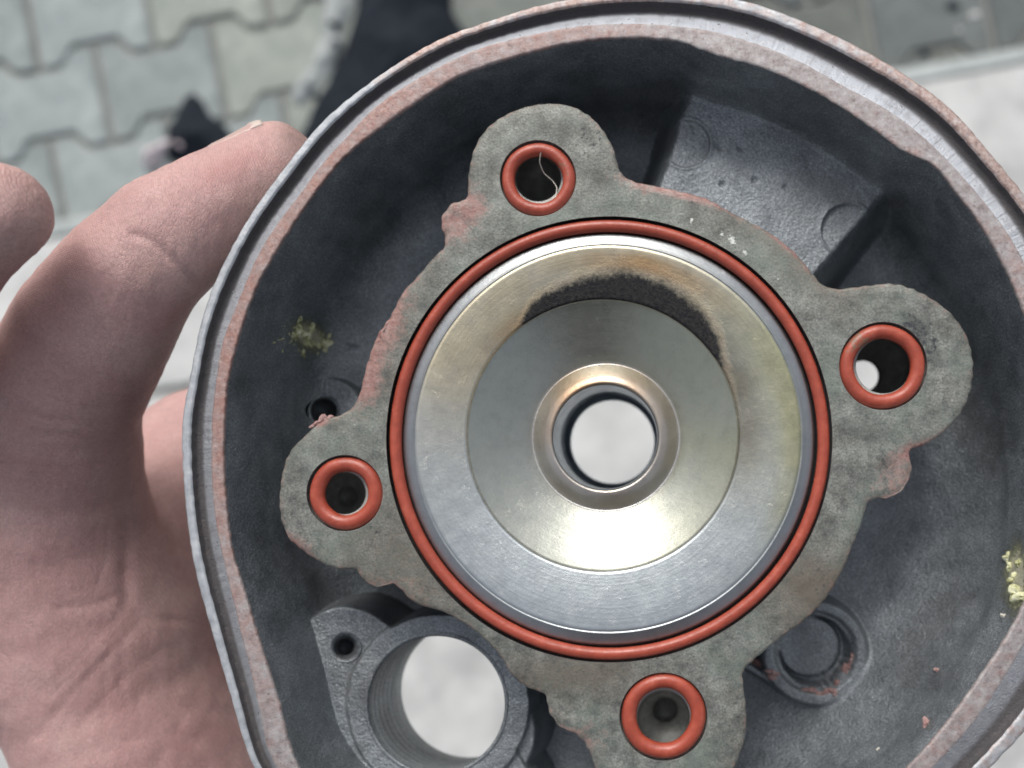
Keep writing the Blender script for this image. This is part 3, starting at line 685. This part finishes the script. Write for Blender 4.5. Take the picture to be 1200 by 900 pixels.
xx = np.repeat([c[0] for c in ch], NC)+rr*np.cos(np.radians(aa)); yy = np.repeat([c[1] for c in ch], NC)+rr*np.sin(np.radians(aa))
def aw(c, w_): return np.exp(-((((aa-c+180) % 360)-180)/w_)**2)
al = np.array([.60, .61, .59]); tanc = np.array([.56, .50, .36]); orange = np.array([.42, .29, .16]); olive = np.array([.40, .39, .25]); dim = np.array([.40, .41, .41])
col = np.tile(al, (len(rr), 1))
def mixc(c, wt):
    global col
    col = col*(1-wt[:, None])+np.array(c)*wt[:, None]
onsq = ((rr < 232) & (rr > 159)).astype(float)
nzz = fbm(xx+300, yy+300, 60, 71, 5)
mixc((.42, .46, .475), onsq*.9)
mixc(tanc, np.clip(onsq*(1.0*aw(222, 44)+.7*aw(285, 34)+.3*aw(340, 35))*(.45+nzz), 0, 1))
mixc(olive, np.clip(onsq*(.8*aw(345, 32)*(.4+sstep(165, 215, rr))+.4*aw(10, 30)*sstep(200, 225, rr))*(.4+nzz), 0, 1))
mixc(orange, np.clip(onsq*(aw(283, 22)*sstep(192, 205, rr)*(1-sstep(212, 226, rr))+.7*aw(228, 14)*(1-sstep(165, 190, rr)))*(.3+1.2*nzz), 0, 1))
oncone = ((rr <= 159) & (rr > 87)).astype(float)
mixc((.39, .40, .355), oncone*.95)
mixc((.22, .20, .15), np.clip(onsq*aw(345, 34)*(1-sstep(168, 205, rr))*(.4+.9*nzz), 0, .9))
mixc(olive, np.clip(oncone*(.35*aw(300, 50)+.45*aw(5, 30)*nzz*1.6+.3*aw(60, 25)*nzz), 0, 1))
onlip = ((rr <= 86) & (rr > 62)).astype(float)
mixc((.42, .33, .24), np.clip(onlip*(.5+.5*aw(270, 80))*(.4+nzz), 0, 1))
mixc((.33, .19, .10), np.clip(onlip*aw(250, 75)*.8*sstep(80, 64, rr)*(.3+nzz), 0, 1))
mixc((.30, .32, .33), ((rr > 226.5) & (rr < 241)).astype(float)*.9)
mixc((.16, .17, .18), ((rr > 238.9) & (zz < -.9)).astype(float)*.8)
mixc((.24, .28, .33), (rr < 61.5).astype(float)*.85)
w_s = 58*np.clip(.84*aw(277, 25)+.42*aw(308, 18)+.1*aw(335, 22)+.32*aw(245, 13), 0, 1.05)
soot = onsq*np.clip(1.15-(rr-160)/np.maximum(w_s*1.05, 1e-3), 0, 1)*np.clip(w_s/22, 0, 1)*1.0
soot += oncone*.0
soot += .22*onlip*aw(40, 100)*0
turn = np.repeat(np.random.default_rng(3).random(len(ch)), NC)
tex = rings('combustion_chamber', ch, M['chamber'], head, NC, attrs=dict(soot=soot, turn=turn), cols=dict(tint=col))

# dried residue on the jacket floor and wall, each lump a deposit
from mathutils.bvhtree import BVHTree
CACHE = {}
def bvh_of(o): return BVHTree.FromPolygons([tuple(v.co) for v in o.data.vertices], [tuple(p.vertices) for p in o.data.polygons])
def z_under(bvh, px, py, z0=-200.):
    c_ = Vector((0, 0, D*S)); h_ = bvh.ray_cast(c_, (P3(px, py, 0)-c_).normalized()); return h_[0].z/S if h_[0] else z0
def deposit(name, cx, cy, z, pts, m, seed, h=4.):
    root_v, F_ = [], []; jb = bvh_of(jacket) if z < -10 and not CACHE else CACHE.get('j')
    CACHE['j'] = jb
    r2 = np.random.default_rng(seed)
    for (dx, dy, r_, e, an) in pts:
        r_ *= 1.35; n, k = 18, 6; b = len(root_v)
        ph = r2.uniform(0, 6.28, 5)
        for i in range(k):
            q = i/(k-1)
            for j in range(n):
                a = j/n*2*np.pi; wob = 1+.25*math.sin(2*a+ph[0])+.18*math.sin(3*a+ph[1])+.13*math.sin(5*a+ph[2])
                rx, ry = r_*(1-q*.999)*wob, r_*e*(1-q*.999)*wob
                u, v = rx*math.cos(a), ry*math.sin(a); c_, s_ = math.cos(R(an)), math.sin(R(an))
                hh = h*min(1, r_/5)*math.sqrt(max(0, 1-(1-q)**2))*(1+.3*math.sin(4*a+ph[3]))
                if j == 0 and i == 0: zl = z_under(jb, cx+dx, cy+dy, z) if z < -10 else z
                p = P3(cx+dx+u*c_-v*s_, cy+dy+u*s_+v*c_, zl+hh-1.5); root_v.append(tuple(p))
        for i in range(k-1):
            for j in range(n): F_.append((b+i*n+j, b+i*n+(j+1) % n, b+(i+1)*n+(j+1) % n, b+(i+1)*n+j))
    return mesh_obj(name, root_v, np.array(F_), m, head)
r9 = np.random.default_rng(8)
rd = [(float(a_), float(b_), float(c_), .7, float(d_)) for a_, b_, c_, d_ in zip(r9.normal(4, 12, 46), r9.normal(0, 10, 46), r9.uniform(.6, 1.9, 46), r9.uniform(0, 180, 46))]+[(-8,-12,5,1.6,10),(-6,-2,8,.6,20),(-14,0,5,.7,0),(2,6,7,.5,38),(8,10,5,.5,20),(6,-6,5,1.2,-20),(22,8,7,.8,0),(24,14,4,1,0),(-2,20,4,.7,30),(-5,-20,3,1,0),(16,12,4,.5,0),(-30,6,5,.16,-22),(-36,9,3,.3,-22),(28,2,3,1,0)]
deposit('residue', 356, 393, -225, rd, M['residue'], 4, 3.2)
for (x, y, r_, z, m_) in ((1086, 849, 5, -100, 'sediment'), (1030, 878, 2, -160, 'fibre'), (1099, 786, 3, -100, 'sediment'), (1177, 722, 3, -60, 'fibre')):
    deposit('residue', x, y, z, [(0, 0, r_, 1, 0)], M[m_], int(x), 3)
deposit('residue', 1188, 665, -60, [(-7, -12, 5, .8, 60), (-5, 0, 6, .5, 70), (0, 12, 5, 1, 0), (4, 30, 10, .6, 0), (12, 34, 8, .8, 0), (6, -4, 4, 1, 0)], M['residue'], 9, 4)
deposit('residue', 955, 765, -186, [(-6, 45, 8, .5, 5), (10, 48, 7, .6, -20), (22, 46, 4, 1, 0), (38, 18, 5, 1.2, 0), (44, 6, 3, 1.4, 0), (-66, 16, 12, .5, 20), (-50, 25, 8, .5, 25), (26, 36, 4, .7, 0)], M['sediment'], 12, 4)
deposit('residue', 378, 493, -4, [(0, 0, 7, .5, -30), (-8, 4, 5, .5, -35), (9, -3, 5, .4, -10)], M['sediment'], 15, 3)

# ---------------------------------------------------------------- O-rings (each lies in its own groove)
def oring(name, cx, cy, rmaj, rmin, z, label, group, grime, n=360, k=20, seed=0):
    V = []; gr_ = []
    for i in range(n):
        a = i/n*2*np.pi
        rj = rmaj+.35*math.sin(2*a+seed)+.25*math.sin(5*a+2*seed); zz_ = .25*math.sin(3*a+seed)
        for j in range(k):
            b = j/k*2*np.pi; q = rj+rmin*math.cos(b)
            V.append((q*math.cos(a)*S, -q*math.sin(a)*S, (rmin*math.sin(b)+zz_)*S)); gr_.append(grime(math.degrees(a), math.cos(b)))
    F = grid_faces(n, k, True)
    F = np.concatenate([F, np.array([((n-1)*k+j, (n-1)*k+(j+1) % k, (j+1) % k, j) for j in range(k)])])
    o = mesh_obj(name, V, F[:, ::-1], M['ring'], attrs=dict(grime=gr_))
    o.location = P3(cx, cy, z); o.location.x = (cx-CX)*S; o.location.y = -(cy-CY)*S; o.location.z = z*S
    tag(o, label, 'o-ring', group); return o
dA = lambda a, c: (a-c+180) % 360-180
oring('large_o_ring', 714, 515, 252.2, 7.1, -7.2, 'large red silicone o-ring seated round the combustion chamber', None, lambda a, c: .12*math.exp(-(dA(a, 300)/40)**2), 720, 24)
labs = ['small red o-ring in the top lobe with a pale hair across its hole', 'small red o-ring in the right lobe, dirt crusted on its upper left edge',
        'small red o-ring in the left lobe, beside the hand', 'small red o-ring in the lowest lobe, around a threaded bore']
for i, (cx, cy, ro, ri) in enumerate(HOLES):
    rm = (ro-ri)/2
    gfun = [lambda a, c: .45*math.exp(-(dA(a, 335)/45)**2)*(c < .3), lambda a, c: .5*math.exp(-(dA(a, 225)/45)**2), lambda a, c: 0., lambda a, c: .2*math.exp(-(dA(a, 20)/60)**2)][i]
    oring('small_o_ring', cx, cy, (ro+ri)/2+.4, rm*.92, -rm*.75, labs[i], 'small red o-rings in the bolt hole seats', gfun, 220, 20, seed=i+1)
# hair in the top bore
hp = [(634, 178, 2), (632, 190, -6), (637, 203, -16), (648, 212, -22), (653, 220, -18), (651, 232, 0)]
hc = crom(np.array([hp[0]]+hp+[hp[-1]]), .8) if False else np.array(hp, float)
tt = np.linspace(0, len(hp)-1, 60); hx = [np.interp(tt, range(len(hp)), hc[:, k_]) for k_ in range(3)]
for k_ in range(3):
    q = np.convolve(np.pad(hx[k_], 6, 'edge'), np.hanning(13)/np.hanning(13).sum(), 'valid'); hx[k_] = q
hx = np.stack(hx, -1); V = []
for i in range(60):
    tg = hx[min(i+1, 59)]-hx[max(i-1, 0)]; n1 = np.array([-tg[1], tg[0], 0]); n1 /= np.linalg.norm(n1)+1e-9
    for j in range(6):
        a_ = j/6*2*np.pi; q = hx[i]+.7*(n1*math.cos(a_)+np.array([0, 0, 1])*math.sin(a_)); V.append(tuple(P3(*q)))
hair = mesh_obj('hair', V, grid_faces(60, 6, True), M['fibre'])
tag(hair, 'pale thin hair curled across the bolt hole in the top lobe', 'hair')

# ---------------------------------------------------------------- hand
def capsule(bm, a, b):
    (ax, ay, az, ar), (bx, by, bz, br) = a, b; ax += 6; bx += 6; ar *= .93; br *= .93
    pa, pb_ = P3(ax, ay, az), P3(bx, by, bz); ra, rb = ar*S*(D-az)/D, br*S*(D-bz)/D
    n = max(2, int((pb_-pa).length/(.35*min(ra, rb)))+1)
    for i in range(n+1):
        t_ = i/n; bmesh.ops.create_icosphere(bm, subdivisions=3, radius=ra+(rb-ra)*t_, matrix=Matrix.Translation(pa.lerp(pb_, t_)))
bm = bmesh.new()
chains = [
 [(60, 560, -190, 100), (62, 470, -120, 94), (106, 385, -60, 90), (150, 318, -30, 78), (196, 275, -45, 75), (240, 250, -70, 72), (285, 222, -100, 64), (316, 197, -122, 57)],
 [(60, 560, -190, 100), (60, 640, -230, 118), (110, 740, -270, 128)],
 [(60, 640, -230, 118), (-60, 600, -190, 120)],
 [(110, 740, -270, 128), (125, 800, -290, 128), (190, 950, -330, 140), (290, 1200, -380, 170), (420, 1600, -420, 210)],
 [(125, 800, -290, 128), (12, 738, -240, 108), (-80, 640, -160, 110), (-150, 470, -40, 90), (-128, 372, 80, 76), (-56, 287, 105, 66), (-8, 247, 118, 62)],
 [(110, 740, -270, 120), (166, 630, -410, 102), (246, 550, -500, 106), (350, 545, -510, 88), (400, 555, -500, 76)],
 [(110, 740, -270, 120), (200, 730, -430, 105), (285, 730, -505, 92), (345, 725, -500, 76)],
 [(125, 800, -290, 120), (210, 850, -430, 110), (290, 870, -500, 85), (340, 880, -495, 72)],
 [(190, 950, -340, 140), (210, 850, -430, 110)],
]
for chn in chains:
    for a, b in zip(chn[:-1], chn[1:]): capsule(bm, a, b)
me = bpy.data.meshes.new('hand'); bm.to_mesh(me); bm.free()
tmp = bpy.data.objects.new('hand', me); COL.objects.link(tmp)
md = tmp.modifiers.new('r', 'REMESH'); md.mode = 'VOXEL'; md.voxel_size = .0007
ms = tmp.modifiers.new('s', 'SMOOTH'); ms.iterations = 9; ms.factor = .6
mu = tmp.modifiers.new('u', 'SUBSURF'); mu.levels = mu.render_levels = 1
dg = bpy.context.evaluated_depsgraph_get(); ev = tmp.evaluated_get(dg)
me2 = bpy.data.meshes.new_from_object(ev); bpy.data.objects.remove(tmp)
V = np.empty(len(me2.vertices)*3); me2.vertices.foreach_get('co', V); V = V.reshape(-1, 3)
Nn = np.empty(len(me2.vertices)*3); me2.vertices.foreach_get('normal', Nn); Nn = Nn.reshape(-1, 3)
Zc = V[:, 2]/S; kk = (D-Zc)/D; PX = CX+V[:, 0]/S/kk; PY = CY-V[:, 1]/S/kk     # where each vertex shows in the photo
front = sstep(-.1, .3, Nn[:, 2])
creases = [  # polyline, depth (plane units), width px
 ([(156, 274), (172, 279), (190, 291), (207, 309), (228, 335)], 9, 4),
 ([(5, 480), (60, 492), (100, 497), (146, 500)], 4.5, 4), ([(40, 508), (90, 512), (140, 520)], 4, 4), ([(70, 470), (110, 480), (146, 474)], 2.5, 3),
 ([(72, 712), (110, 710), (145, 695)], 6, 5), ([(140, 700), (165, 722), (200, 728), (240, 726)], 6, 5),
 ([(150, 545), (150, 610), (148, 680), (150, 708)], 12, 7),
 ([(165, 728), (120, 775), (75, 822), (45, 862)], 3.4, 5), ([(140, 722), (95, 770), (50, 810)], 2, 4), ([(158, 722), (105, 772), (60, 815)], 1.5, 3), ([(40, 640), (90, 655), (140, 650)], 1.5, 3), ([(20, 545), (80, 548), (140, 545)], 1.5, 2.5), ([(200, 820), (240, 835), (275, 835)], 2, 4), ([(110, 700), (125, 650), (130, 600)], 1.6, 3),
 ([(190, 760), (140, 800), (95, 850)], 2, 4), ([(110, 560), (60, 570), (0, 566)], 1.5, 3), ([(270, 880), (200, 860), (150, 868)], 1.5, 4),
 ([(205, 228), (230, 240), (250, 262)], 1.8, 4)]
disp = np.zeros(len(V))
for pl, dep, wd in creases:
    pl = np.array(pl, float); d_ = np.full(len(V), 1e9)
    for a, b in zip(pl[:-1], pl[1:]):
        e = b-a; t_ = np.clip(((PX-a[0])*e[0]+(PY-a[1])*e[1])/(e@e), 0, 1)
        d_ = np.minimum(d_, np.hypot(PX-a[0]-t_*e[0], PY-a[1]-t_*e[1]))
    wd = wd*1.25; disp = np.minimum(disp, -dep*.34*np.exp(-(d_/wd)**2)*(.6+.8*fbm(PX+700, PY+700, 20, 3))*front)
disp += (fbm(PX+500, PY+500, 70, 33, 4)-.5)*5*front+(fbm(PX*1.4+500, PY*.6+500, 14, 35, 3)-.5)*1.6
V2 = V+Nn*disp[:, None]*S
me2.vertices.foreach_set('co', V2.ravel())
gm = .8*blob(PX, PY, 348, 152, 22, 26)+.2*blob(PX, PY, 40, 220, 60, 40)+.25*blob(PX, PY, 172, 322, 22)+.25*blob(PX, PY, 300, 240, 60, 30, -30)+.3*blob(PX, PY, 40, 556, 6)+.25*blob(PX, PY, 150, 470, 10, 40)
rd_ = .9*blob(PX, PY, 265, 195, 50, 14, -25)+.5*blob(PX, PY, 180, 800, 90, 50)+.4*blob(PX, PY, 60, 640, 60)+.5*blob(PX, PY, 110, 860, 80, 50)
for nm, a in (('grime', gm), ('red', rd_)):
    at = me2.attributes.new(nm, 'FLOAT', 'POINT'); at.data.foreach_set('value', a.astype(np.float32))
me2.materials.clear(); me2.materials.append(M['skin']); me2.polygons.foreach_set('use_smooth', np.ones(len(me2.polygons), bool))
person = empty('person', (0, 0, 0))
tag(person, 'person whose bare grimy left hand grips the casting by its rim, unseen dark body added for reflections', 'person')
hand = bpy.data.objects.new('body', me2); COL.objects.link(hand); hand.parent = person
def unseen_body(name, chains_, m, vox):  # out-of-view body, added so the metal has something dark to reflect
    bm_ = bmesh.new()
    for ch_ in chains_:
        for (a, ra), (b, rb) in zip(ch_[:-1], ch_[1:]):
            a, b = Vector(a), Vector(b); n = max(2, int((b-a).length/(.3*min(ra, rb)))+1)
            for i in range(n+1):
                q = i/n; bmesh.ops.create_icosphere(bm_, subdivisions=2, radius=ra+(rb-ra)*q, matrix=Matrix.Translation(a.lerp(b, q)))
    me_ = bpy.data.meshes.new(name); bm_.to_mesh(me_); bm_.free()
    o_ = bpy.data.objects.new(name, me_); COL.objects.link(o_)
    m1 = o_.modifiers.new('r', 'REMESH'); m1.mode = 'VOXEL'; m1.voxel_size = vox
    m2_ = o_.modifiers.new('s', 'SMOOTH'); m2_.iterations = 6
    e_ = o_.evaluated_get(bpy.context.evaluated_depsgraph_get()); nm_ = bpy.data.meshes.new_from_object(e_); bpy.data.objects.remove(o_)
    nm_.materials.clear(); nm_.materials.append(m); nm_.polygons.foreach_set('use_smooth', np.ones(len(nm_.polygons), bool))
    o_ = bpy.data.objects.new(name, nm_); COL.objects.link(o_); o_.parent = person; return o_
jk = simple('unseen_dark_cloth', [(.3, (.020, .022, .028)), (.7, (.04, .042, .05))], 30, .9, 900, .0005)
elbow = (-.20, -.34, -.12)
unseen_body('jacket', [  # unseen sleeves and torso, added to darken the reflections
  [((-.058, -.135, -.045), .036), (elbow, .052), ((-.17, -.50, .16), .065), ((-.08, -.52, .26), .09)],
  [((.30, -.26, .02), .04), ((.27, -.46, .10), .055), ((.17, -.52, .26), .085)],
  [((-.06, -.50, .27), .11), ((.14, -.50, .27), .11)],
  [((.04, -.49, .25), .15), ((.04, -.56, .0), .16), ((.04, -.62, -.25), .16), ((.04, -.66, -.40), .165)]], jk, .012)
unseen_body('unseen_trousers', [
  [((-.04, -.66, -.46), .13), ((-.08, -.64, -.85), .09), ((-.08, -.68, -1.42), .06), ((-.08, -.58, -1.49), .04)],
  [((.12, -.66, -.46), .13), ((.18, -.64, -.85), .09), ((.18, -.68, -1.42), .06), ((.18, -.58, -1.49), .04)]], jk, .014)
unseen_body('head', [[((.04, -.44, .34), .055), ((.04, -.36, .42), .06)], [((.04, -.30, .44), .085), ((.04, -.34, .50), .095)], [((.04, -.25, .38), .04), ((.04, -.26, .40), .05)]], M['skin'], .008)  # unseen head, added to block bright sky from the reflections
# fingernail on the back of the index fingertip
from mathutils.bvhtree import BVHTree
bv = BVHTree.FromPolygons([tuple(v) for v in V2], [tuple(p.vertices) for p in me2.polygons])
def finger_nail():
    base = P3(262, 205, -95); tip = P3(330, 160, -118)
    ax = (tip-base).normalized(); up_ = Vector((-.42, .86, .18)); up_ = (up_-ax*up_.dot(ax)).normalized(); side = ax.cross(up_)
    V, F, fr = [], [], []
    nu, nv = 22, 17; L = 11.5e-3*.72; W = 5.0e-3
    c0 = P3(296, 196, -110)
    for i in range(nu):
        u = i/(nu-1)
        for j in range(nv):
            v = j/(nv-1)*2-1
            sh = 1-.18*v*v*(1 if u < .5 else .6)*2*abs(u-.5)
            ang = v*R(52)
            dirn = up_*math.cos(ang)+side*math.sin(ang)
            o_ = c0+ax*((u-.45)*L*(1-.12*v*v))+dirn*.03
            hit = bv.ray_cast(o_, -dirn)
            p = hit[0] if hit[0] else c0+dirn*5e-3
            lift = 1.8e-4*(1-abs(v)**4)*(sstep(0, .12, u))
            if u > .8: p = p*1.0+ax*0
            V.append(tuple(p+dirn*float(lift)+dirn*(1.5e-4 if u > .8 else 0))); fr.append(u)
    F = grid_faces(nu, nv, False)
    o = mesh_obj('fingernail', V, F, M['nail'], hand, attrs=dict(free=fr))
    md_ = o.modifiers.new('t', 'SOLIDIFY'); md_.thickness = .0004; md_.offset = -1
finger_nail()
